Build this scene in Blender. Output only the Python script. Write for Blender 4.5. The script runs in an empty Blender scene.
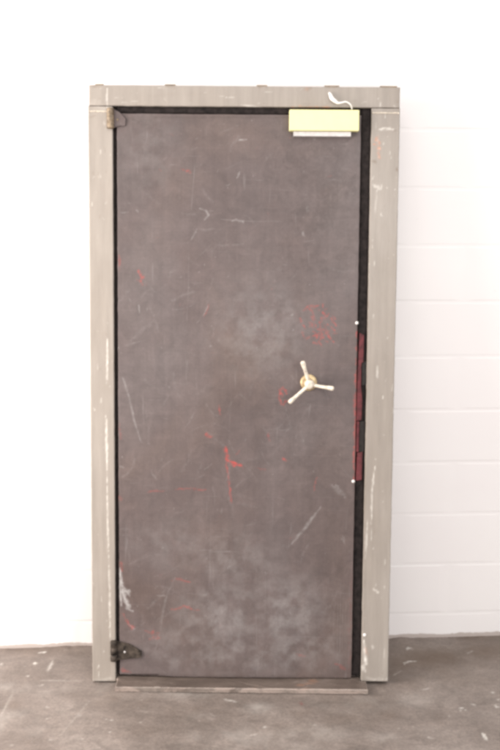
import bpy, math, random
import numpy as np
from mathutils import Vector, Matrix
rng = np.random.default_rng(7)
random.seed(7)
sc = bpy.context.scene
COL = sc.collection

# ------------------------------------------------------------------ camera
FPX = 931.0; PITCH = math.radians(10.7); ROLL = math.radians(0.43)
CAM = np.array([0.0, -3.5, 1.76])
fw = np.array([0, math.cos(PITCH), -math.sin(PITCH)])
r0 = np.array([1.0, 0, 0]); u0 = np.cross(r0, fw)
rr = r0*math.cos(ROLL) + u0*math.sin(ROLL)
uu = -r0*math.sin(ROLL) + u0*math.cos(ROLL)
cd = bpy.data.cameras.new("camera"); cam = bpy.data.objects.new("camera", cd); COL.objects.link(cam)
cam.matrix_world = Matrix(((rr[0], uu[0], -fw[0], CAM[0]), (rr[1], uu[1], -fw[1], CAM[1]), (rr[2], uu[2], -fw[2], CAM[2]), (0, 0, 0, 1)))
cd.sensor_fit = 'VERTICAL'; cd.sensor_height = 36.0; cd.lens = FPX/750*36
cd.clip_end = 100; cd.clip_start = 0.05
cd.dof.use_dof = True; cd.dof.focus_distance = 2.75; cd.dof.aperture_fstop = 4.0
sc.camera = cam

# ------------------------------------------------------------------ door frame of reference (leaning on the wall)
LEAN = math.radians(5.6); FOOT = -0.333
O = np.array([0, FOOT, 0.0])
V = np.array([0, math.sin(LEAN), math.cos(LEAN)]); W = np.array([0, -math.cos(LEAN), math.sin(LEAN)])
WA = math.radians(4.1)                                   # wall runs slightly away to the right

def hit(x, y, p0, n):
    d = fw + rr*((x-250)/FPX) + uu*((375-y)/FPX)
    return CAM + d*(((p0-CAM) @ n)/(d @ n))
def D(x, y, w=0.0):                                      # measured spot -> (u, v) on the door plane
    h = hit(x, y, O + W*w, W) - O
    return (h[0], h @ V)
def G(x, y):                                             # measured spot -> (x, y) on the floor
    h = hit(x, y, np.zeros(3), np.array([0, 0, 1.0])); return (h[0], h[1])

# ------------------------------------------------------------------ numpy helpers
def vnoise(x, y, s, seed=0):
    x = np.asarray(x)/s; y = np.asarray(y)/s
    xi = np.floor(x).astype(int); yi = np.floor(y).astype(int); fx = x-xi; fy = y-yi
    fx = fx*fx*(3-2*fx); fy = fy*fy*(3-2*fy)
    def h(a, b):
        n = (a*374761393 + b*668265263 + seed*974634777) & 0xffffffff
        n = ((n ^ (n >> 13))*1274126177) & 0xffffffff
        return ((n ^ (n >> 16)) & 0xffff)/65535.0
    return (h(xi, yi)*(1-fx)+h(xi+1, yi)*fx)*(1-fy) + (h(xi, yi+1)*(1-fx)+h(xi+1, yi+1)*fx)*fy
def fbm(x, y, s, seed=0, n=4):
    t = 0; a = 1; tot = 0
    for i in range(n):
        t = t + a*vnoise(x, y, s/2**i, seed+i*17); tot += a; a *= 0.55
    return t/tot

class Marks:
    """three wear masks over a surface: r red paint and painted reflection, g pale scuff, b dark grime and painted shade"""
    def __init__(s, x, y):
        s.x = x; s.y = y; s.m = np.zeros((x.size, 3))
    def line(s, pts, w, ch, val=1.0, soft=1.0, rough=0.5, ns=0.012):
        pts = np.array(pts, float)
        if len(pts) == 1: pts = np.vstack([pts, pts+1e-5])
        lo = pts.min(0)-3*w; hi = pts.max(0)+3*w
        k = np.where((s.x > lo[0]) & (s.x < hi[0]) & (s.y > lo[1]) & (s.y < hi[1]))[0]
        if not k.size: return
        X = s.x[k]; Y = s.y[k]; best = np.full(k.size, 9.0); X0, Y0 = X, Y
        wp = 2.4 if (ch == 0 or np.hypot(*(hi-lo-6*w)) < 9*w) else .9
        X = X + (fbm(X0, Y0, .014, 91, 4)-.5)*w*wp; Y = Y + (fbm(X0, Y0, .014, 57, 4)-.5)*w*wp
        L = len(pts)-1
        for i in range(L):
            a = pts[i]; d = pts[i+1]-a; t = np.clip(((X-a[0])*d[0]+(Y-a[1])*d[1])/(d@d+1e-12), 0, 1)
            q = np.hypot(X-a[0]-t*d[0], Y-a[1]-t*d[1])
            if L >= 1 and np.hypot(*d) > 4*w:
                tt = (i+t)/L; q = q/(0.35+0.65*np.sin(np.pi*np.clip(tt, .04, .96)))
            best = np.minimum(best, q)
        g = np.clip((w-best)/(w*soft)+0.0, 0, 1); g = g*g*(3-2*g)
        if ch == 0: rough = max(rough, .8); ns = min(ns, .007)
        n = fbm(X0, Y0, ns, ch*31+3, 3)
        g = g*np.clip(1-rough + rough*2.4*(n-0.28), 0, 1.2)
        s.m[k, ch] = np.maximum(s.m[k, ch], np.clip(g*val, 0, 1))
    def blob(s, c, rx, ry, ch, val=1.0, rough=.7, ns=.02, lo=.42, hi=.62):
        k = np.where((abs(s.x-c[0]) < 1.2*rx) & (abs(s.y-c[1]) < 1.2*ry))[0]
        if not k.size: return
        X = s.x[k]; Y = s.y[k]
        d = np.hypot((X-c[0])/rx, (Y-c[1])/ry); f = np.clip(1-d, 0, 1); f = f*f*(3-2*f)
        n = fbm(X, Y, ns, ch*7+11, 4); n = np.clip((n-lo)/(hi-lo), 0, 1)
        s.m[k, ch] = np.maximum(s.m[k, ch], np.clip(f*val*(1-rough+rough*n), 0, 1))

# ------------------------------------------------------------------ node helpers
def mat(name):
    m = bpy.data.materials.new(name); m.use_nodes = True
    nt = m.node_tree; b = nt.nodes['Principled BSDF']
    return m, nt, b
def noise(nt, scale, detail=4, rough=.55, stretch=(1, 1, 1), dist=0.0, coord=None):
    tc = nt.nodes.new('ShaderNodeTexCoord'); mp = nt.nodes.new('ShaderNodeMapping')
    mp.inputs['Scale'].default_value = stretch
    nt.links.new(tc.outputs['Object'], mp.inputs['Vector'])
    n = nt.nodes.new('ShaderNodeTexNoise'); n.inputs['Scale'].default_value = scale
    n.inputs['Detail'].default_value = detail; n.inputs['Roughness'].default_value = rough
    n.inputs['Distortion'].default_value = dist
    nt.links.new(mp.outputs[0], n.inputs['Vector'])
    return n.outputs['Fac']
def ramp(nt, fac, stops):
    r = nt.nodes.new('ShaderNodeValToRGB'); e = r.color_ramp.elements
    while len(e) < len(stops): e.new(0.5)
    for el, (p, c) in zip(e, stops):
        el.position = p; el.color = (c, c, c, 1) if isinstance(c, (int, float)) else (*c, 1)
    nt.links.new(fac, r.inputs['Fac']); return r.outputs['Color']
def mix(nt, fac, a, b, mode='MIX'):
    m = nt.nodes.new('ShaderNodeMix'); m.data_type = 'RGBA'; m.blend_type = mode
    for sock, v in ((m.inputs[0], fac), (m.inputs[6], a), (m.inputs[7], b)):
        if hasattr(v, 'node'): nt.links.new(v, sock)
        elif isinstance(v, (int, float)): sock.default_value = v
        else: sock.default_value = (*v, 1)
    return m.outputs[2]
def mul(nt, a, b, op='MULTIPLY'):
    m = nt.nodes.new('ShaderNodeMath'); m.operation = op; m.use_clamp = True
    for i, v in enumerate((a, b)):
        if hasattr(v, 'node'): nt.links.new(v, m.inputs[i])
        else: m.inputs[i].default_value = v
    return m.outputs[0]
def wear_shade(nt):
    a = nt.nodes.new('ShaderNodeAttribute'); a.attribute_name = 'wear_shade'
    s = nt.nodes.new('ShaderNodeSeparateColor'); nt.links.new(a.outputs['Color'], s.inputs[0])
    return s.outputs[0], s.outputs[1], s.outputs[2]
def bump(nt, b, h, strength=.3, dist=.002):
    n = nt.nodes.new('ShaderNodeBump'); n.inputs['Strength'].default_value = strength
    n.inputs['Distance'].default_value = dist
    nt.links.new(h, n.inputs['Height']); nt.links.new(n.outputs[0], b.inputs['Normal'])

def plain(name, c, rough=.5, metal=0, var=.12, scale=40, spec=.5):
    m, nt, b = mat(name)
    f = noise(nt, scale, 5, .6)
    lo = tuple(x*(1-var*2) for x in c); hi = tuple(min(1, x*(1+var)) for x in c)
    nt.links.new(ramp(nt, f, [(.3, lo), (.65, hi)]), b.inputs['Base Color'])
    b.inputs['Roughness'].default_value = rough; b.inputs['Metallic'].default_value = metal
    b.inputs['Specular IOR Level'].default_value = spec
    bump(nt, b, noise(nt, scale*4, 3), .25, .0006)
    return m

# leaf: dark brown-grey paint over steel, chalky with handling
def leaf_mat():
    m, nt, b = mat('dark_leaf_paint'); R, Gr, B = wear_shade(nt)
    big = noise(nt, 2.1, 5, .6, (1, 1, .7), .4)
    c = ramp(nt, big, [(.28, (.094, .070, .066)), (.5, (.116, .089, .085)), (.72, (.142, .114, .109))])
    hue = noise(nt, 1.6, 4, .6, (1, 1, .8), .5)
    c = mix(nt, .5, c, ramp(nt, hue, [(.32, (.56, .50, .43)), (.5, (.48, .47, .47)), (.68, (.45, .485, .51))]), 'OVERLAY')
    st = noise(nt, 42, 5, .7, (1, 1, .05), .6)
    c = mix(nt, .28, c, ramp(nt, st, [(.3, .38), (.7, .64)]), 'OVERLAY')
    fine = noise(nt, 160, 4, .7)
    c = mix(nt, .35, c, ramp(nt, fine, [(.3, .40), (.7, .6)]), 'OVERLAY')
    md = noise(nt, 16, 6, .7, (1, 1, 1), .8)
    c = mix(nt, .55, c, ramp(nt, md, [(.3, .36), (.7, .63)]), 'OVERLAY')
    hz = noise(nt, 28, 5, .7, (.12, 1, 1), .5)
    c = mix(nt, .22, c, ramp(nt, hz, [(.3, .36), (.7, .64)]), 'OVERLAY')
    tiny = ramp(nt, noise(nt, 75, 3, .6, (1, 1, .8)), [(.70, 0), (.78, .35)])
    c = mix(nt, tiny, c, (.34, .31, .30))
    # hairline scuffs running in several directions
    for i, s in enumerate([(1, 1, .06), (.07, 1, 1)]):
        h = noise(nt, 55+i*17, 3, .6, s, 1.2)
        c = mix(nt, ramp(nt, h, [(.66, 0), (.74, .26)]), c, (.26, .235, .23))
    c = mix(nt, B, c, (.036, .024, .019))
    c = mix(nt, mul(nt, Gr, ramp(nt, noise(nt, 95, 6, .75, (1, 1, 1), .6), [(.28, .45), (.62, 1)])), c, (.50, .485, .475))
    c = mix(nt, mul(nt, R, ramp(nt, fine, [(.25, .75), (.6, 1)])), c, (.48, .060, .050))
    nt.links.new(c, b.inputs['Base Color'])
    nt.links.new(ramp(nt, noise(nt, 5, 5, .65), [(.3, .42), (.7, .62)]), b.inputs['Roughness'])
    bump(nt, b, mul(nt, noise(nt, 3.2, 3, .5), mul(nt, noise(nt, 240, 3), .04), 'ADD'), .5, .004)
    return m
def frame_mat():
    m, nt, b = mat('worn_grey_beige_paint'); R, Gr, B = wear_shade(nt)
    c = ramp(nt, noise(nt, 3.0, 5, .6, (1, 1, .5), .3), [(.3, (.272, .236, .203)), (.7, (.340, .304, .270))])
    c = mix(nt, .5, c, ramp(nt, noise(nt, 45, 5, .65, (1, 1, .08)), [(.3, .40), (.7, .60)]), 'OVERLAY')
    c = mix(nt, ramp(nt, noise(nt, 34, 4, .6), [(.66, 0), (.73, .5)]), c, (.56, .51, .45))
    c = mix(nt, ramp(nt, noise(nt, 22, 5, .65, (1, 1, .6)), [(.70, 0), (.76, .6)]), c, (.17, .12, .085))
    c = mix(nt, B, c, (.16, .11, .075))
    c = mix(nt, Gr, c, (.84, .80, .74))
    c = mix(nt, R, c, (.60, .25, .14))
    nt.links.new(c, b.inputs['Base Color'])
    nt.links.new(ramp(nt, noise(nt, 9, 4), [(.3, .42), (.7, .6)]), b.inputs['Roughness'])
    bump(nt, b, noise(nt, 60, 5, .65), .35, .0015)
    return m
def sill_mat(top=False):
    m, nt, b = mat('darkened_sill_steel' if top else 'scuffed_sill_steel')
    c = ramp(nt, noise(nt, 16, 5, .65, (.35, 1, 1)), [(.3, (.13, .10, .085)), (.55, (.24, .205, .18)), (.75, (.34, .29, .25))])
    if top: c = ramp(nt, noise(nt, 16, 5, .65, (.35, 1, 1)), [(.3, (.085, .065, .055)), (.6, (.15, .118, .10)), (.8, (.21, .17, .15))])  # top darkened in colour so the front lip reads as lit
    c = mix(nt, ramp(nt, noise(nt, 17, 6, .75, (.45, 1, 1), .6), [(.58 if top else .44, 0), (.74 if top else .56, .5 if top else .85)]), c, (.40, .325, .285))
    c = mix(nt, ramp(nt, noise(nt, 11, 4, .6, (.6, 1, 1)), [(.66, 0), (.74, .45)]), c, (.36, .20, .13))
    nt.links.new(c, b.inputs['Base Color']); b.inputs['Roughness'].default_value = .42; b.inputs['Metallic'].default_value = .15
    bump(nt, b, noise(nt, 70, 5, .6), .5, .002)
    return m
def wall_mat():
    m, nt, b = mat('painted_block')
    c = ramp(nt, noise(nt, 1.7, 4, .6), [(.3, (.865, .83, .825)), (.7, (.89, .865, .855))])
    c = mix(nt, ramp(nt, noise(nt, 26, 4, .6, (1, 1, 1.4)), [(.66, 0), (.74, .4)]), c, (.80, .76, .755))
    g = nt.nodes.new('ShaderNodeNewGeometry'); s = nt.nodes.new('ShaderNodeSeparateXYZ')
    nt.links.new(g.outputs['Position'], s.inputs[0])
    # ragged scuffed foot of the paint, a few centimetres high
    e = mul(nt, s.outputs[2], mul(nt, noise(nt, 13, 6, .75), .026), 'SUBTRACT')
    lowm = ramp(nt, e, [(.0, .8), (.004, 0)])
    c = mix(nt, lowm, c, (.40, .33, .29))
    nt.links.new(c, b.inputs['Base Color']); b.inputs['Roughness'].default_value = .6
    bump(nt, b, mul(nt, noise(nt, 90, 5, .65), noise(nt, 14, 3), 'ADD'), .25, .001)
    return m
def floor_mat():
    m, nt, b = mat('concrete'); R, Gr, B = wear_shade(nt)
    c = ramp(nt, noise(nt, 2.2, 7, .62, (1, 1.5, 1), .5), [(.3, (.138, .112, .097)), (.5, (.190, .157, .138)), (.7, (.248, .211, .188))])
    c = mix(nt, .8, c, ramp(nt, noise(nt, 13, 6, .7, (1, 1.6, 1), .6), [(.3, .36), (.7, .62)]), 'OVERLAY')
    c = mix(nt, .75, c, ramp(nt, noise(nt, 95, 5, .8), [(.32, .34), (.68, .66)]), 'OVERLAY')
    c = mix(nt, ramp(nt, noise(nt, 170, 3, .6), [(.66, 0), (.72, .6)]), c, (.10, .085, .075))
    c = mix(nt, ramp(nt, noise(nt, 38, 4, .6, (1, 1.2, 1)), [(.68, 0), (.74, .45)]), c, (.46, .42, .385))
    c = mix(nt, ramp(nt, noise(nt, 21, 5, .65, (.25, 1, 1), 1.5), [(.64, 0), (.72, .35)]), c, (.15, .125, .105))
    c = mix(nt, B, c, (.115, .078, .054))
    c = mix(nt, Gr, c, (.78, .75, .70))
    c = mix(nt, R, c, (.20, .05, .05))
    nt.links.new(c, b.inputs['Base Color'])
    nt.links.new(ramp(nt, noise(nt, 4, 5, .6), [(.3, .5), (.7, .75)]), b.inputs['Roughness'])
    bump(nt, b, mul(nt, noise(nt, 18, 6, .7), mul(nt, noise(nt, 150, 3), .3), 'ADD'), .35, .004)
    return m

M = dict(leaf=leaf_mat(), frame=frame_mat(), sill=sill_mat(), sill_top=sill_mat(True), wall=wall_mat(), floor=floor_mat(),
         rubber=plain('black_rubber', (.022, .017, .016), .85, 0, .3, 60, .2),
         hinge=plain('hinge_steel', (.062, .048, .038), .68, .1, .45, 45, .3),
         hinge_top=plain('painted_hinge_steel', (.24, .18, .12), .5, .1, .35, 60),
         yellow=plain('pale_yellow_paint', (.82, .775, .41), .5, 0, .02, 30),
         plate=plain('pale_grey_metal', (.62, .59, .58), .35, .2, .08, 60),
         ivory=plain('ivory_enamel', (.74, .66, .55), .4, 0, .2, 70),
         brass=plain('dull_brass', (.55, .42, .24), .42, .35, .2, 80),
         red=plain('worn_red_paint', (.11, .018, .022), .7, 0, .3, 50),
         black=plain('black_steel', (.022, .018, .016), .5, .2, .3, 60, .3),
         white=plain('white_cap', (.86, .83, .80), .4, 0, .04, 80),
         weld=plain('painted_weld', (.60, .53, .44), .55, 0, .2, 90))

# ------------------------------------------------------------------ mesh helpers
def link(name, me, m, parent=None):
    o = bpy.data.objects.new(name, me)
    if m: me.materials.append(m)
    COL.objects.link(o)
    if parent: o.parent = parent
    return o
def mesh(name, vs, fs, smooth=False):
    me = bpy.data.meshes.new(name); me.from_pydata([tuple(map(float, v)) for v in vs], [], fs); me.validate(); me.update()
    if smooth: me.polygons.foreach_set('use_smooth', [True]*len(me.polygons))
    return me
def axis(a, b, step):
    return np.linspace(a, b, max(3, int(round(abs(b-a)/step))+1))
def panel(name, u_0, u_1, v_0, v_1, back, front, m, parent, step=.003, rag=.0, wavy=0.0, edge=.0022, marks=None, slant=0.0, seed=1, kick=0):
    """sheet-metal panel in door coordinates with a finely divided worn front face"""
    us = axis(u_0, u_1, step); vs = axis(v_0, v_1, step); nx = len(us); ny = len(vs)
    # one extra row close to each rim for a rounded arris
    us = np.concatenate([[us[0]], [us[0]+edge*.6], us[1:-1], [us[-1]-edge*.6], [us[-1]]])
    vs = np.concatenate([[vs[0]], [vs[0]+edge*.6], vs[1:-1], [vs[-1]-edge*.6], [vs[-1]]]); nx += 2; ny += 2
    X, Y = np.meshgrid(us, vs)
    Z = np.full(X.shape, float(front))
    Z += wavy*(fbm(X, Y, .35, seed, 3)-.5)
    edgemask = np.zeros(X.shape, bool); edgemask[0] = edgemask[-1] = True; edgemask[:, 0] = edgemask[:, -1] = True
    Z[edgemask] -= edge
    X2 = X.copy(); Y2 = Y.copy()
    if rag:
        X2[:, 0] -= rag*(fbm(Y[:, 0], Y[:, 0]*0, .03, seed+3, 3)-.5)*2; X2[:, -1] += rag*(fbm(Y[:, 0], Y[:, 0]*0+9, .03, seed+4, 3)-.5)*2
        Y2[0] -= rag*(fbm(X[0], X[0]*0+5, .03, seed+5, 3)-.5)*2; Y2[-1] += rag*(fbm(X[0], X[0]*0+7, .03, seed+6, 3)-.5)*2
    if kick: Y2[:4] += kick*np.clip(1-(X[:4]-u_0)/.23, 0, 1)
    if slant: X2 += slant*(X-u_0)/(u_1-u_0)*(Y-(v_0+v_1)/2)/(v_1-v_0)
    P = np.stack([X2.ravel(), -Z.ravel(), Y2.ravel()], 1)
    i = np.arange(nx-1); j = np.arange(ny-1); I, J = np.meshgrid(i, j); a = (J*nx+I).ravel()
    quads = np.stack([a, a+1, a+nx+1, a+nx], 1)
    ring = [k for k in range(nx)] + [k*nx+nx-1 for k in range(1, ny)] + [(ny-1)*nx+k for k in range(nx-2, -1, -1)] + [k*nx for k in range(ny-2, 0, -1)]
    base = len(P); B = P[ring].copy(); B[:, 1] = -back; n = len(ring)
    P = np.vstack([P, B])
    side = [(ring[(k+1) % n], ring[k], base+k, base+(k+1) % n) for k in range(n)]
    me = bpy.data.meshes.new(name)
    me.from_pydata(P.tolist(), [], quads.tolist()+side+[tuple(base+k for k in range(n-1, -1, -1))]); me.update()
    sm = np.zeros(len(me.polygons), bool); sm[:len(quads)] = True; me.polygons.foreach_set('use_smooth', sm)
    col = np.zeros((len(P), 4)); col[:, 3] = 1
    if marks:
        k = Marks(X.ravel(), Y.ravel()); marks(k); col[:nx*ny, :3] = k.m
    at = me.color_attributes.new('wear_shade', 'FLOAT_COLOR', 'POINT'); at.data.foreach_set('color', col.ravel())
    return link(name, me, m, parent)
def box(name, u_0, u_1, v_0, v_1, back, front, m, parent, bev=.0015):
    vs = [(u, -w, v) for w in (back, front) for u, v in ((u_0, v_0), (u_1, v_0), (u_1, v_1), (u_0, v_1))]
    fs = [(0, 3, 2, 1)[::-1], (4, 5, 6, 7), (0, 1, 5, 4), (1, 2, 6, 5), (2, 3, 7, 6), (3, 0, 4, 7)]
    me = mesh(name, vs, fs)
    import bmesh
    bm = bmesh.new(); bm.from_mesh(me); bmesh.ops.recalc_face_normals(bm, faces=bm.faces)
    bmesh.ops.bevel(bm, geom=bm.edges[:], offset=bev, segments=2, affect='EDGES', profile=.6)
    bm.to_mesh(me); bm.free()
    return link(name, me, m, parent)
def lathe(name, rings, p, ax, m, parent, n=28):
    """rings of (distance along ax, radius)"""
    ax = Vector(ax).normalized(); q = ax.to_track_quat('Z', 'Y').to_matrix(); vs = []; fs = []
    for h, r in rings:
        for k in range(n):
            t = 2*math.pi*k/n; vs.append(Vector(p) + q @ Vector((r*math.cos(t), r*math.sin(t), h)))
    for a in range(len(rings)-1):
        for k in range(n):
            fs.append((a*n+k, a*n+(k+1) % n, (a+1)*n+(k+1) % n, (a+1)*n+k))
    fs.append(tuple(range(n-1, -1, -1))); fs.append(tuple((len(rings)-1)*n+k for k in range(n)))
    me = mesh(name, vs, fs, True)
    return link(name, me, m, parent)
def d2(p, w=0.0): u, v = D(*p, w); return (u, v)
def DL(pts): return [D(*p) for p in pts]
PX = .0037                                              # metres per measured unit on the door

# ------------------------------------------------------------------ the leaning door
door = bpy.data.objects.new('steel_door', None); COL.objects.link(door)
door.location = tuple(O); door.rotation_euler = (-LEAN, 0, 0)
door['label'] = 'scuffed dark steel door in a worn grey beige frame, leaning against the white block wall'
door['category'] = 'steel door'; door['kind'] = 'thing'

def marks_leaf(k):
    L = lambda pts, w, ch, v=1, **q: k.line(DL(pts), w*PX, ch, v, **q)
    # --- red paint, with red reflections painted in near the bottom edge
    for p, w, v in [([(181, 169), (184, 169.5)], 1.6, .45), ([(187, 170), (191, 171)], 1.9, .6), ([(139, 271), (142, 276), (139.5, 280), (142, 285)], 1.8, .6),
                    ([(118.5, 255), (119, 270)], 1.6, .4), ([(209, 303), (204, 317)], 1.3, .35), ([(219, 405), (220, 415)], 1.5, .5),
                    ([(225, 449), (227, 458), (233, 464), (242, 467)], 2.6, 1.0), ([(225, 452), (228, 475), (231, 500)], 1.4, .55), ([(224, 448), (230, 462)], 2.2, .8),
                    ([(229, 483), (232, 503)], 1.5, .5), ([(236, 455), (240, 450)], 1.1, .4),
                    ([(206, 435), (210, 437)], 2.4, .6), ([(268, 433), (269, 441)], 1.6, .4), ([(283, 459), (286, 461)], 2.2, .65),
                    ([(317, 477), (314, 492)], 1.5, .35), ([(176, 489), (206, 490)], 1.8, .5), ([(147, 492), (165, 491)], 1.5, .3),
                    ([(171, 610), (183, 607), (200, 611)], 1.5, .45), ([(146, 632), (160, 634)], 3.0, .35), ([(150, 639), (158, 637)], 2.5, .3),
                    ([(119, 497), (122, 500)], 2, .3), ([(120, 563), (122, 570)], 2, .35), ([(122, 614), (128, 624), (132, 628)], 2.6, .4),
                    ([(121, 670), (131, 673)], 2.6, .4), ([(336, 664), (346, 670)], 2.5, .3), ([(120, 425), (120, 440)], 2.5, .25), ([(257, 468), (266, 470)], 1.2, .3),  # first two paint a red reflection at the bottom edge
                    ([(297, 655), (305, 657)], 2, .25)]:
        L(p, w, 0, v, rough=.6)
    L([(172, 581), (181, 580), (190, 583)], 1.9, 0, .5, rough=.6)
    th = np.linspace(0, 2*math.pi, 14)
    L([(283+3.6*math.cos(t), 397+9*math.sin(t)) for t in th[1:13]], 1.7, 0, .75, rough=.6)
    L([(279, 388), (283, 398)], 1.8, 0, .5)
    r = random.Random(4)
    for i in range(64):                                  # scratched rusty patch above the handle
        a = r.uniform(0, 6.28); q = math.sqrt(r.random()); x = 317+19*q*math.cos(a); y = 322+21*q*math.sin(a); b = r.gauss(.9, .8); l = r.uniform(1.5, 6)
        L([(x, y), (x+l*math.cos(b), y+l*math.sin(b))], r.uniform(.7, 1.4), 0, r.uniform(.25, .75), rough=.4)
    L([(320, 326), (327, 334), (334, 343)], 1.5, 0, .5); L([(312, 308), (316, 322)], 1.2, 0, .4)
    # --- pale scuffs
    for p, w, v in [([(122, 377), (128, 394), (134, 420), (141, 443)], 1.5, .34), ([(123, 378), (129, 396)], 1.3, .3), ([(291, 545), (306, 527), (321, 507)], 2.6, .33),
                    ([(238, 140), (247, 139)], 1.1, .55), ([(240, 172), (237, 178)], 1.3, .55), ([(232, 221), (239, 220), (243, 222)], 1.4, .6),
                    ([(199, 208), (206, 211), (209, 215), (205, 219)], 1.4, .42), ([(197, 229), (191, 240)], 1.3, .25), ([(120, 213), (128, 212)], 1.0, .3), ([(136, 210), (138, 212)], 1.3, .4),
                    ([(303, 232), (304, 236)], 1.6, .35), ([(307, 206), (308, 211)], 1.4, .22), ([(138, 305), (140, 313)], 1.0, .4), ([(124, 346), (142, 341)], 1.2, .15),
                    ([(118, 349)], 1.7, .8), ([(211, 347)], 1.6, .5), ([(292, 315)], 1.5, .75), ([(293.5, 330)], 1.5, .7), ([(282, 330)], 1.2, .5), ([(314, 139)], 1.2, .3),
                    ([(361, 151)], 1.2, .4), ([(208, 305), (203, 316)], .9, .4), ([(175, 578), (168, 592), (163, 610), (160, 632), (155, 652)], 2.2, .17),
                    ([(120, 569), (122, 590), (126, 602)], 3.2, .85), ([(121, 584), (128, 594)], 3.2, .95), ([(123, 602), (133, 612)], 2.4, .85), ([(119, 578), (121, 606)], 2.4, .75), ([(128, 624), (134, 630)], 1.5, .5),
                    ([(157, 595), (165, 597)], 1.4, .35), ([(199, 594), (207, 596)], 1.1, .3), ([(182, 593), (206, 596)], .9, .16),
                    ([(332, 484), (345, 496)], 3.5, .22), ([(151, 470), (156, 480)], 1.4, .16), ([(120, 467), (124, 468)], 1.2, .35), ([(176, 528), (182, 540)], 3, .12),
                    ([(204, 470), (212, 464)], .9, .2), ([(285, 432), (290, 428)], .9, .2), ([(342, 535), (345, 545)], 2, .18)]:
        L(p, w, 1, v, rough=.55)
    for i in range(60):                                  # scattered tiny nicks
        x = r.uniform(120, 352); y = r.uniform(118, 672); b = r.uniform(0, 3.14); l = r.uniform(.3, 5); 
        L([(x, y), (x+l*math.cos(b), y+l*math.sin(b))], r.uniform(.45, .9), 1 if r.random() < .8 else 0, r.uniform(.08, .25))
    for i in range(9): L([(334+i*2.3, 590+r.uniform(-12, 20)), (333+i*2.2, 668)], .8, 1, r.uniform(.08, .18), rough=.6)
    # --- chalky bloom and dust clouds
    for c, rx, ry, v in [((262, 330), 62, 62, .17), ((225, 620), 70, 55, .22), ((285, 615), 62, 58, .22), ((185, 650), 60, 34, .20), ((300, 650), 60, 34, .2), ((235, 560), 60, 40, .14),
                         ((150, 150), 50, 60, .08), ((175, 545), 55, 35, .10), ((240, 655), 80, 30, .2)]:
        u, w_ = D(*c); k.blob((u, w_), rx*PX*1.15, ry*PX*1.15, 1, v*1.2, .85, .034, .32, .70)
    for i in range(300):                                 # hand and cloth wipes
        x = r.gauss(240, 65); y = r.choice([r.gauss(610, 40), r.gauss(610, 40), r.gauss(340, 70), r.uniform(120, 670)]); y = min(y, 672); b = r.uniform(0, 3.14); l = r.uniform(8, 30); c = r.uniform(-.5, .5)
        L([(x+l*t*math.cos(b+c*t), y+l*t*math.sin(b+c*t)) for t in (0, .25, .5, .75, 1)], r.uniform(.6, 2.6), 1, r.uniform(.04, .16), soft=1.3, rough=.9, ns=.006)
    L([(358, 326), (357, 380), (355.5, 420), (354.5, 482)], 2.6, 0, .7); L([(352, 575), (349, 670)], 3, 0, .08)
    # --- grime by the hinges, then painted shade and darker edges
    L([(116, 110), (128, 119), (150, 120)], 7, 2, .55, soft=1.6, rough=.3); L([(145, 655), (165, 662)], 5, 2, .25, soft=1.6)
    L([(119, 640), (142, 652)], 14, 2, .35, soft=1.8, rough=.3)
    L([(290, 415), (325, 440), (330, 570)], 40, 2, .30, soft=1.8, rough=.5, ns=.09)  # right side darkened in the paint to follow the light falloff
    L([(318, 130), (338, 255)], 56, 2, .5, soft=1.8, rough=.5, ns=.09); L([(325, 392), (345, 395)], 16, 2, .15, soft=1.8)  # painted shade: right-side falloff, then the handle's cast shadow
    L([(118, 676), (356, 678)], 3.2, 2, .5, soft=1.4)  # darker along the bottom edge
    L([(118, 117), (360, 117)], 2.6, 2, .45, soft=1.4)  # darker along the top edge
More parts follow.
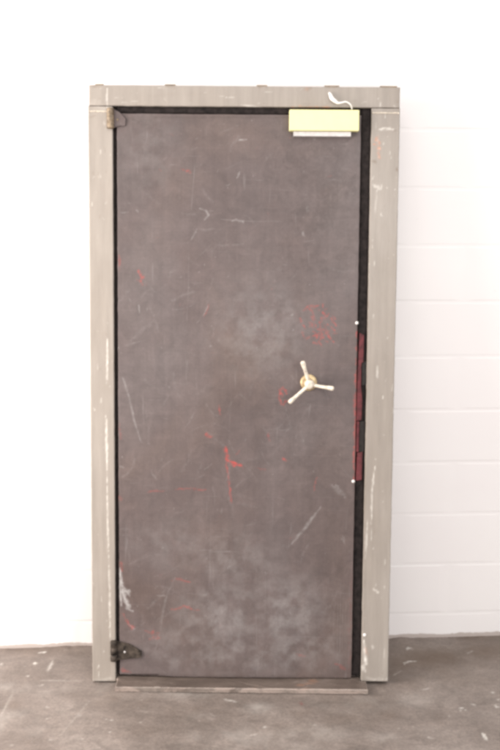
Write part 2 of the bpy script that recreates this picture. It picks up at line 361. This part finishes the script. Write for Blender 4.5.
def marks_frame(k):
    L = lambda pts, w, ch, v=1, **q: k.line(DL(pts), w*PX, ch, v, **q)
    # left jamb: scraped inner edge
    L([(107.5, 338), (106.8, 385)], 1.6, 1, .8); L([(106, 415), (107, 470)], 1.7, 1, .75); L([(106.5, 470), (108.5, 560)], 1.3, 1, .6, rough=.8); L([(109, 560), (110, 640)], 1.6, 1, .5, rough=.8)
    L([(107, 88), (107, 108)], 1.5, 1, .5); L([(93, 102), (104, 110)], 5, 1, .25, soft=1.8)
    L([(90, 117), (94, 116)], 1.5, 2, .4); L([(91, 680), (112, 680)], 4, 1, .35, soft=1.6)
    # head: rust spot, white drip
    L([(305, 89), (309, 89)], 3.5, 2, .55, soft=1.6); L([(306, 89)], 3, 0, .4)
    L([(118, 107), (286, 108)], 1.0, 2, .35, rough=.7); L([(113, 118), (116, 636)], 1.0, 2, .3, rough=.8); L([(371, 116), (363, 630)], 1.0, 2, .35, rough=.8)
    L([(240, 105), (262, 107)], 1.4, 1, .4); L([(150, 96), (210, 93)], 5, 2, .12, soft=1.8)
    for x in (97, 170, 263, 332, 388): L([(x-6, 86), (x+6, 86)], 2.4, 2, .55, soft=1.4, rough=.6)
    L([(291, 107), (350, 108)], 1.2, 0, .5)
    # right jamb
    L([(381, 129), (395, 130)], 2.6, 1, .6, rough=.6); L([(393, 131), (397, 131)], 1.3, 2, .5)
    for y in (139, 148, 157): L([(378, y), (379, y+2)], 2.6, 0, .75, rough=.4); L([(378.5, y+1)], 1.6, 1, .45)
    L([(372, 143), (380, 144)], 1.8, 0, .55); L([(378, 135), (378, 160)], 2.4, 0, .35); L([(372, 162), (375, 163)], 2, 2, .6); L([(396, 168), (397, 170)], 1.8, 2, .7); L([(397, 100), (398, 102)], 1.5, 2, .5)
    L([(374, 185), (379, 188)], 2, 1, .4); L([(377, 190), (375, 215)], 1.2, 1, .35)
    L([(377.5, 363), (377, 381)], 1.2, 1, .7); L([(375, 466), (372, 490), (371, 540)], 1.3, 1, .65); L([(367, 520), (366, 560)], 1.2, 1, .55); L([(375, 589), (377, 592)], 2.2, 1, .5)
    L([(364, 640), (365, 655), (366, 664)], 2.6, 1, .95, rough=.5); L([(363.5, 662), (365, 674)], 2.2, 1, .6); L([(365, 647), (368, 656)], 2, 0, .3); L([(372, 645), (374, 648)], 2, 1, .4)
    L([(364, 678), (388, 680)], 3.2, 1, .4, soft=1.6); L([(364, 684), (388, 684)], 1.6, 2, .4)
    r = random.Random(9)
    for i in range(70):
        s = r.random() < .5; x = r.uniform(91, 112) if s else r.uniform(372, 396); y = r.uniform(90, 675); l = r.uniform(1, 9)
        L([(x, y), (x+r.uniform(-1, 1), y+l)], r.uniform(.5, 1.0), r.choice([1, 1, 2]), r.uniform(.15, .5))
    for i in range(30):
        x = r.uniform(92, 396); y = r.uniform(87, 107); l = r.uniform(1, 10)
        L([(x, y), (x+l, y+r.uniform(-1, 1))], r.uniform(.5, 1.0), r.choice([1, 1, 2]), r.uniform(.15, .45))

panel('head', -.570, .5165, 2.087, 2.1575, -.080, 0.0, M['frame'], door, .004, .0008, .002, marks=marks_frame, seed=5)
panel('jamb', -.5735, -.4875, .006, 2.0855, -.080, 0.0, M['frame'], door, .004, .0008, .002, marks=marks_frame, seed=8)
panel('jamb', .4185, .5180, .013, 2.0855, -.080, 0.0, M['frame'], door, .004, .0008, .002, marks=marks_frame, seed=11)
leaf = panel('door_leaf', -.474, .3835, .022, 2.062, -.026, -.004, M['leaf'], door, .003, .0012, .006, edge=.003, marks=marks_leaf, seed=21, kick=.008)
# rubber seal in the gaps at the sides and top of the leaf
panel('seal_shade_strip', -.4865, -.4755, .03, 2.086, -.05, -.014, M['rubber'], door, .01, .001, .001, seed=31)
panel('seal_shade_strip', .3850, .4175, .03, 2.086, -.05, -.012, M['rubber'], door, .008, .001, .002, seed=32)
panel('seal_shade_strip', -.4745, .3840, .0205, .040, -.05, -.030, M['rubber'], door, .008, seed=34)  # black strip added to stand in for shade under the leaf
panel('seal_shade_strip', -.4745, .3840, 2.0640, 2.086, -.05, -.010, M['rubber'], door, .008, .0015, .002, seed=33)
# weld beads at the corners
def bead(u_0, u_1, v, m=M['weld']):
    vs = []; fs = []; n = 24
    for i in range(n+1):
        u = u_0+(u_1-u_0)*i/n; r = .0028*(.8+.5*random.random()); dv = .0015*(random.random()-.5)
        for a in range(6):
            t = a/6*2*math.pi; vs.append((u, -.0006-r*.45*math.sin(t), v+dv+r*math.cos(t)))
    for i in range(n):
        for a in range(6): fs.append((i*6+a, i*6+(a+1) % 6, (i+1)*6+(a+1) % 6, (i+1)*6+a))
    fs += [tuple(range(6)), tuple(n*6+a for a in range(5, -1, -1))]
    return link('weld_bead', mesh('weld_bead', vs, fs, True), m, door)
bead(-.570, -.492, 2.068); bead(.421, .514, 2.069)
# chipped lugs along the top of the head
for x, hw in ((99, 4), (170, 5), (262, 5), (332, 7), (389, 8)):
    u, _ = D(x, 85); box('lug', u-hw*PX, u+hw*PX, 2.1578, 2.1625, -.05, -.004, M['hinge_top'], door, .001)

# threshold: flat on the floor, standing a little in front of the jambs
sx0, sx1 = G(114, 692)[0]+.004, G(368, 695)[0]
out = [(sx0, -.062), (sx1, -.068), (sx1, -.007), (.415, -.007), (.415, .035), (-.484, .035), (-.484, -.004), (sx0, -.004)]
N = 120; outp = []
for a in range(len(out)):
    p, q = Vector(out[a]), Vector(out[(a+1) % len(out)]); n = max(1, int((q-p).length/.01))
    for i in range(n): 
        s = p.lerp(q, i/n); outp.append((s.x, s.y + (.0012*(random.random()-.5) if a == 0 else 0)))
n = len(outp)
cx = sum(p[0] for p in outp)/n
vs = [(x, y, .001) for x, y in outp]+[(x, y, .0185+.0012*random.random()) for x, y in outp]
import bmesh
me = mesh('threshold', vs, [tuple(range(n-1, -1, -1)), tuple(range(n, 2*n))]+[(i, (i+1) % n, n+(i+1) % n, n+i) for i in range(n)])
bm = bmesh.new(); bm.from_mesh(me)
bmesh.ops.recalc_face_normals(bm, faces=bm.faces)
ed = [e for e in bm.edges if all(v.co.z > .01 for v in e.verts) and len(e.link_faces) == 2]
bmesh.ops.bevel(bm, geom=ed, offset=.004, segments=3, affect='EDGES', profile=.5); bm.to_mesh(me); bm.free()
th = link('threshold', me, M['sill'], door); th.rotation_euler = (LEAN, 0, 0)
me.materials.append(M['sill_top'])
for p in me.polygons:
    if p.normal.z > .9: p.material_index = 1

# hinges on the left
def hinge(px, y0, y1, m, sw, name='hinge'):
    (ua, va), (ub, vb) = D(px, y0), D(px, y1); r = .0125; h = va-vb
    vs = [(0, r*.5), (.002, r*.92), (.004, r)]
    for k in range(1, 3): z = h*k/3; vs += [(z-.0015, r), (z, r*.86), (z+.0015, r)]
    vs += [(h-.004, r), (h-.002, r*.92), (h, r*.5)]
    o = lathe(name, vs, (ub, -.004, vb), (0, 0, 1), m, door, 24)
    # strap: tapered plate lying on the leaf
    u_0 = ub+.012; u_1 = u_0+sw; za, zb = vb+.004, va-.004; mid = (za+zb)/2 - .008; t = .003 if m is M['hinge'] else .0022
    f = [(u_0, za), (u_0+sw*.5, za+.006), (u_1, mid-.017), (u_1+.002, mid+.006), (u_0+sw*.5, zb-.010), (u_0, zb)]
    fv = [(a, .0035, b) for a, b in f]+[(a, -t, b) for a, b in f]; k = len(f)
    s = mesh('hinge_strap', fv, [tuple(range(k)), tuple(range(2*k-1, k-1, -1))]+[(i, k+i, k+(i+1) % k, (i+1) % k) for i in range(k)])
    bm = bmesh.new(); bm.from_mesh(s); bmesh.ops.recalc_face_normals(bm, faces=bm.faces); bmesh.ops.bevel(bm, geom=bm.edges[:], offset=.0012, segments=2, affect='EDGES'); bm.to_mesh(s); bm.free()
    st = link('hinge_strap', s, m if m is M['hinge'] else M['leaf'], o)
    lathe('screw', [(0, .004), (.0015, .004), (.0022, .002)], (u_0+sw*.32, -t, mid+.004), (0, -1, 0), M['plate'] if m is M['hinge'] else m, o, 14)
    return o
hinge(110.5, 108, 129, M['hinge_top'], .04)
hinge(114, 640, 661, M['hinge'], .088)

# three-spoked handle
hu, hv = D(309, 384)
hub = lathe('handle', [(0, .012), (.018, .0115), (.036, .0115), (.038, .0165), (.050, .017), (.056, .0145), (.059, .008)], (hu-.001, .004, hv+.003), (0, -1, .0), M['ivory'], door, 32)
leaf['label'] = 'dark brown grey leaf with red paint marks and chalky scuffs'
hub['label'] = 'ivory handle with three spokes'
lathe('rose', [(0, .030), (.003, .030), (.006, .027), (.0065, .014), (.0066, .012)], (hu-.001, .0042, hv+.005), (0, -1, 0), M['brass'], hub, 36)
lathe('collar', [(.006, .018), (.014, .0175), (.026, .0185), (.030, .0165)], (hu-.001, .004, hv+.004), (0, -1, 0), M['brass'], hub, 28)
for tx, ty in ((302.8, 362.5), (290, 402), (332.5, 388.5)):
    tu, tv = D(tx, ty, .06); b0 = Vector((hu-.001, -.040, hv+.002)); b1 = Vector((tu, -.060, tv)); d = b1-b0; l = d.length
    lathe('spoke', [(0.006, .0066), (l*.3, .0060), (l*.72, .0062), (l*.86, .0078), (l*.97, .0086), (l+.002, .0076), (l+.005, .004)], b0, d, M['ivory'], hub, 20)

# pale yellow box at the top right with a grey plate under it
(a0, c1), (a1, c0) = D(289.5, 109.5, .025), D(359, 131, .025)
bx = box('closer_box', a0, a1, c0, c1, -.0035, .028, M['yellow'], door, .003)
(b0_, e1), (b1_, e0) = D(293.5, 131.5, .014), D(351, 136.5, .014)
box('cover_plate', b0_, b1_, e0, c0-.0008, -.0035, .015, M['plate'], bx, .0015)

# latch pieces in the gap: red painted strike plates, black bolts
def slab(name, pts, back, front, m, parent=door):
    f = [D(*p) for p in pts]; k = len(f)
    fv = [(a, -back, b) for a, b in f]+[(a, -front, b) for a, b in f]
    s = mesh(name, fv, [tuple(range(k)), tuple(range(2*k-1, k-1, -1))]+[(i, k+i, k+(i+1) % k, (i+1) % k) for i in range(k)])
    bm = bmesh.new(); bm.from_mesh(s); bmesh.ops.recalc_face_normals(bm, faces=bm.faces); bmesh.ops.bevel(bm, geom=bm.edges[:], offset=.001, segments=2, affect='EDGES'); bm.to_mesh(s); bm.free()
    return link(name, s, m, parent)
slab('strike_plate', [(359.8, 333), (364.2, 335), (363.6, 362), (361.6, 363), (361.2, 386), (362.4, 400), (361.6, 420), (356.6, 421), (357.6, 380)], -.030, -.0022, M['red'])
slab('strike_plate', [(357.4, 453), (362.6, 452), (361.8, 480), (355.9, 481)], -.030, -.0018, M['red'])
slab('strike_plate', [(357.0, 421.6), (359.6, 421.6), (358.8, 452), (356.2, 452)], -.030, -.0022, M['red'])
slab('latch_bolt', [(362.2, 362.6), (367.6, 361), (367.4, 385), (361.9, 386)], -.030, -.005, M['black'])
slab('latch_bolt', [(360.0, 422), (364.8, 421), (364.2, 452), (359.2, 452)], -.030, -.0035, M['black'])
for x, y, w in ((357, 323, -.004), (353.4, 481.5, -.004)):
    u, v = D(x, y); lathe('rivet', [(0, .0058), (.0018, .0056), (.0034, .003)], (u, -w, v), (0, -1, 0), M['white'], door, 18)
u, v = D(364.6, 635); lathe('rivet', [(0, .0062), (.0018, .006), (.0034, .003)], (u, 0.0005, v), (0, -1, 0), M['white'], door, 18)

# loose end of white wire curling over the head
wp_ = [(329, 92.5, .0035, .006), (330.5, 95, .0062, .008), (332, 98.5, .0075, .010), (335, 101, .0068, .011), (338, 103, .0045, .010), (342, 102.5, .0028, .012), (346, 101.8, .0026, .014), (350, 104, .0026, .012), (351.5, 107, .0024, .008), (352, 109.5, .0022, .004)]
P3 = []
for x, y, r_, w_ in wp_:
    a_, b_ = D(x, y, w_); P3.append((Vector((a_, -w_, b_)), r_))
cu = []
for i in range(len(P3)-1):
    p0 = P3[max(i-1, 0)]; p1 = P3[i]; p2 = P3[i+1]; p3 = P3[min(i+2, len(P3)-1)]
    for k_ in range(5):
        t = k_/5; q = .5*((2*p1[0])+(p2[0]-p0[0])*t+(2*p0[0]-5*p1[0]+4*p2[0]-p3[0])*t*t+(3*p1[0]-3*p2[0]+p3[0]-p0[0])*t**3); cu.append((q, p1[1]*(1-t)+p2[1]*t))
cu.append(P3[-1]); vs = []; fs = []
for i, (q, r_) in enumerate(cu):
    d = (cu[min(i+1, len(cu)-1)][0]-cu[max(i-1, 0)][0]).normalized(); e1 = d.cross(Vector((0, 1, 0))).normalized(); e2 = d.cross(e1)
    for a in range(8): vs.append(q+e1*(r_*math.cos(a*math.pi/4))+e2*(r_*.7*math.sin(a*math.pi/4)))
for i in range(len(cu)-1):
    for a in range(8): fs.append((i*8+a, i*8+(a+1) % 8, (i+1)*8+(a+1) % 8, (i+1)*8+a))
fs += [tuple(range(7, -1, -1)), tuple((len(cu)-1)*8+a for a in range(8))]
link('wire', mesh('wire', vs, fs, True), M['white'], door)

# ------------------------------------------------------------------ block wall
ca, sa = math.cos(WA), math.sin(WA)
wall_vs = []; wall_fs = []
CH = .2125; BL = .425; J = .0085; DEP = .0012; DEV = .0003; z0 = .1045-CH
xoff = .18
rows = range(0, 19)
def quad(pts):
    b = len(wall_vs); wall_vs.extend(pts); wall_fs.append((b, b+1, b+2, b+3))
for rI in rows:
    za = z0+rI*CH + J/2; zb = z0+(rI+1)*CH - J/2
    if rI == 0: za = -.02
    for c in range(-13, 15):
        xa = xoff+c*BL+(BL/2 if rI % 2 else 0)+J/2; xb = xa+BL-J
        jit = random.uniform(-.0006, .0006); e = .004
        o_ = [(xa, DEP, za), (xb, DEP, za), (xb, DEP, zb), (xa, DEP, zb)]; jit *= .5
        i_ = [(xa+.04, DEP-DEV-.0006+jit, za+e), (xb-.04, DEP-DEV-.0006+jit, za+e), (xb-.04, DEP-DEV-.0006+jit, zb-e), (xa+.04, DEP-DEV-.0006+jit, zb-e)]
        quad(i_)
        for k in range(4): quad([o_[k], o_[(k+1) % 4], i_[(k+1) % 4], i_[k]])
        quad([(xb, DEP, za), (xb+J, DEP, za), (xb+J, DEP, zb), (xb, DEP, zb)])
    xa = xoff-13*BL+J/2 - 0; xb = xoff+15*BL+BL
    quad([(xa, DEP, zb), (xb, DEP, zb), (xb, DEP, zb+J), (xa, DEP, zb+J)])
xa, xb, zt = xoff-13*BL, xoff+15*BL, z0+19*CH
quad([(xb, .19, -.02), (xa, .19, -.02), (xa, .19, zt), (xb, .19, zt)])
quad([(xa, DEP, zt), (xb, DEP, zt), (xb, .19, zt), (xa, .19, zt)])
quad([(xa, .19, -.02), (xa, DEP, -.02), (xa, DEP, zt), (xa, .19, zt)])
quad([(xb, DEP, -.02), (xb, .19, -.02), (xb, .19, zt), (xb, DEP, zt)])
wl = link('block_wall', mesh('block_wall', wall_vs, wall_fs), M['wall'])
wl.rotation_euler = (0, 0, WA)
wl['label'] = 'white painted concrete block wall behind the leaning door'; wl['category'] = 'wall'; wl['kind'] = 'thing'

# ------------------------------------------------------------------ floor
xs = np.concatenate([np.linspace(-8, -1.35, 12)[:-1], np.arange(-1.35, 1.35, .006), np.linspace(1.35, 8, 12)])
ys = np.concatenate([np.linspace(-8, -1.0, 12)[:-1], np.arange(-1.0, .16, .006), np.linspace(.16, 1.2, 4)])
X, Y = np.meshgrid(xs, ys); nx, ny = len(xs), len(ys)
Z = .004*(fbm(X, Y, .45, 3, 3)-.5) - .002
Z = Z + .0012*(fbm(X, Y, .03, 5, 2)-.5)
# crumbled rim of the slab where it meets the wall
dw = (Y - X*math.tan(WA))
Z = Z + np.clip(1+dw/.03, 0, 1)*np.where(dw < .01, 1, 0)*.012*np.clip(fbm(X, Y*0, .07, 13, 4)-.35, 0, 1)
me = bpy.data.meshes.new('floor')
I, Jg = np.meshgrid(np.arange(nx-1), np.arange(ny-1)); a = (Jg*nx+I).ravel()
me.from_pydata(np.stack([X.ravel(), Y.ravel(), Z.ravel()], 1).tolist(), [], np.stack([a, a+1, a+nx+1, a+nx], 1).tolist()); me.update()
me.polygons.foreach_set('use_smooth', [True]*len(me.polygons))
k = Marks(X.ravel(), Y.ravel())
GL = lambda pts, w, ch, v=1, **q: k.line([G(*p) for p in pts], w*.0038, ch, v, **q)
for p, w, v in [([(40, 652), (44, 652)], 3.2, .95), ([(36, 663)], 2.8, .8), ([(1, 664)], 3, .7), ([(27, 676)], 2.2, .7), ([(41, 685)], 2.8, .7), ([(53, 660), (47, 672)], 2.6, .42), ([(40, 680), (90, 681)], 1.6, .2),
                ([(80, 715)], 2.4, .35), ([(407, 648), (410, 648)], 3.6, .8), ([(404, 662), (415, 661)], 2.4, .75), ([(461, 708)], 3.2, .8), ([(472, 704), (475, 705)], 2.2, .5), ([(493, 692)], 2.6, .7),
                ([(496, 706)], 3, .7), ([(482, 732), (486, 740)], 2.2, .7), ([(226, 699), (234, 701)], 2.6, .5), ([(0, 718), (14, 690)], 2.0, .2), ([(60, 735), (90, 700)], 1.5, .12),
                ([(250, 735), (262, 733)], 2, .3), ([(140, 722)], 2, .3), ([(330, 728)], 2, .3), ([(450, 716)], 1.8, .4), ([(420, 690), (430, 688)], 1.5, .3)]:
    GL(p, w, 1, v, rough=.45)
r = random.Random(5)
for i in range(55):
    x = r.uniform(-10, 510); y = r.uniform(650, 750); l = abs(r.gauss(0, 4)); b = r.uniform(-.6, .6)
    GL([(x, y), (x+l, y+l*b)], r.uniform(.6, 1.8), r.choice([1, 1, 2]), r.uniform(.1, .5))
# brown stain along the wall at the right, grime elsewhere
for c, rx, ry, v in [((430, 657), 95, 60, .75), ((480, 648), 70, 50, .7), ((400, 664), 45, 70, .65), ((460, 675), 60, 40, .35), ((50, 650), 110, 22, .35)]:
    k.blob(G(*c), rx*.0040, ry*.0040, 2, v, .5, .12, .28, .62)
for i in range(26):
    c = (r.uniform(0, 500), r.uniform(692, 750)); k.blob(G(*c), r.uniform(.06, .22), r.uniform(.05, .12), 2, r.uniform(.1, .3), .8, .06, .4, .65)
for i in range(16):
    c = (r.uniform(0, 500), r.uniform(685, 750)); k.blob(G(*c), r.uniform(.08, .25), r.uniform(.05, .15), 1, r.uniform(.08, .2), .8, .06, .4, .65)
GL([(299, 702), (302, 704)], 2.4, 0, .8)
GL([(455, 637.5), (470, 636.5), (500, 636)], 2.6, 2, .9, rough=.4)
col = np.ones((X.size, 4)); col[:, :3] = k.m
at = me.color_attributes.new('wear_shade', 'FLOAT_COLOR', 'POINT'); at.data.foreach_set('color', col.ravel())
fl = link('floor', me, M['floor']); fl['kind'] = 'structure'

# ------------------------------------------------------------------ light
w = bpy.data.worlds.new('World'); sc.world = w; w.use_nodes = True
bg = w.node_tree.nodes['Background']; bg.inputs[0].default_value = (1.0, .965, .945, 1); bg.inputs[1].default_value = .97
def area(name, loc, target, sx, sy, power, color):
    l = bpy.data.lights.new(name, 'AREA'); l.shape = 'RECTANGLE'; l.size = sx; l.size_y = sy; l.energy = power; l.color = color
    o = bpy.data.objects.new(name, l); COL.objects.link(o); o.location = loc
    o.rotation_euler = (Vector(target)-Vector(loc)).to_track_quat('-Z', 'Y').to_euler(); return o
area('daylight_opening', (-2.4, -1.3, 1.5), (-.5, -.1, 1.1), 1.5, 2.3, 128, (1, .925, .86))
area('high_front_fill', (.3, -2.6, 4.0), (.2, 0, 1.0), 3.0, 1.6, 32, (1, .96, .93))  # added fill from high in front to lift the wall
area('right_wall_fill', (1.5, -3.2, 1.9), (.9, 0, .3), 1.8, 1.4, 44, (1, .975, .965))  # added fill for the low right wall, not a real lamp

sc.view_settings.view_transform = 'Standard'; sc.view_settings.look = 'None'
sc.view_settings.exposure = 0; sc.view_settings.gamma = 1
try: sc.cycles.filter_width = 3.0
except Exception: pass
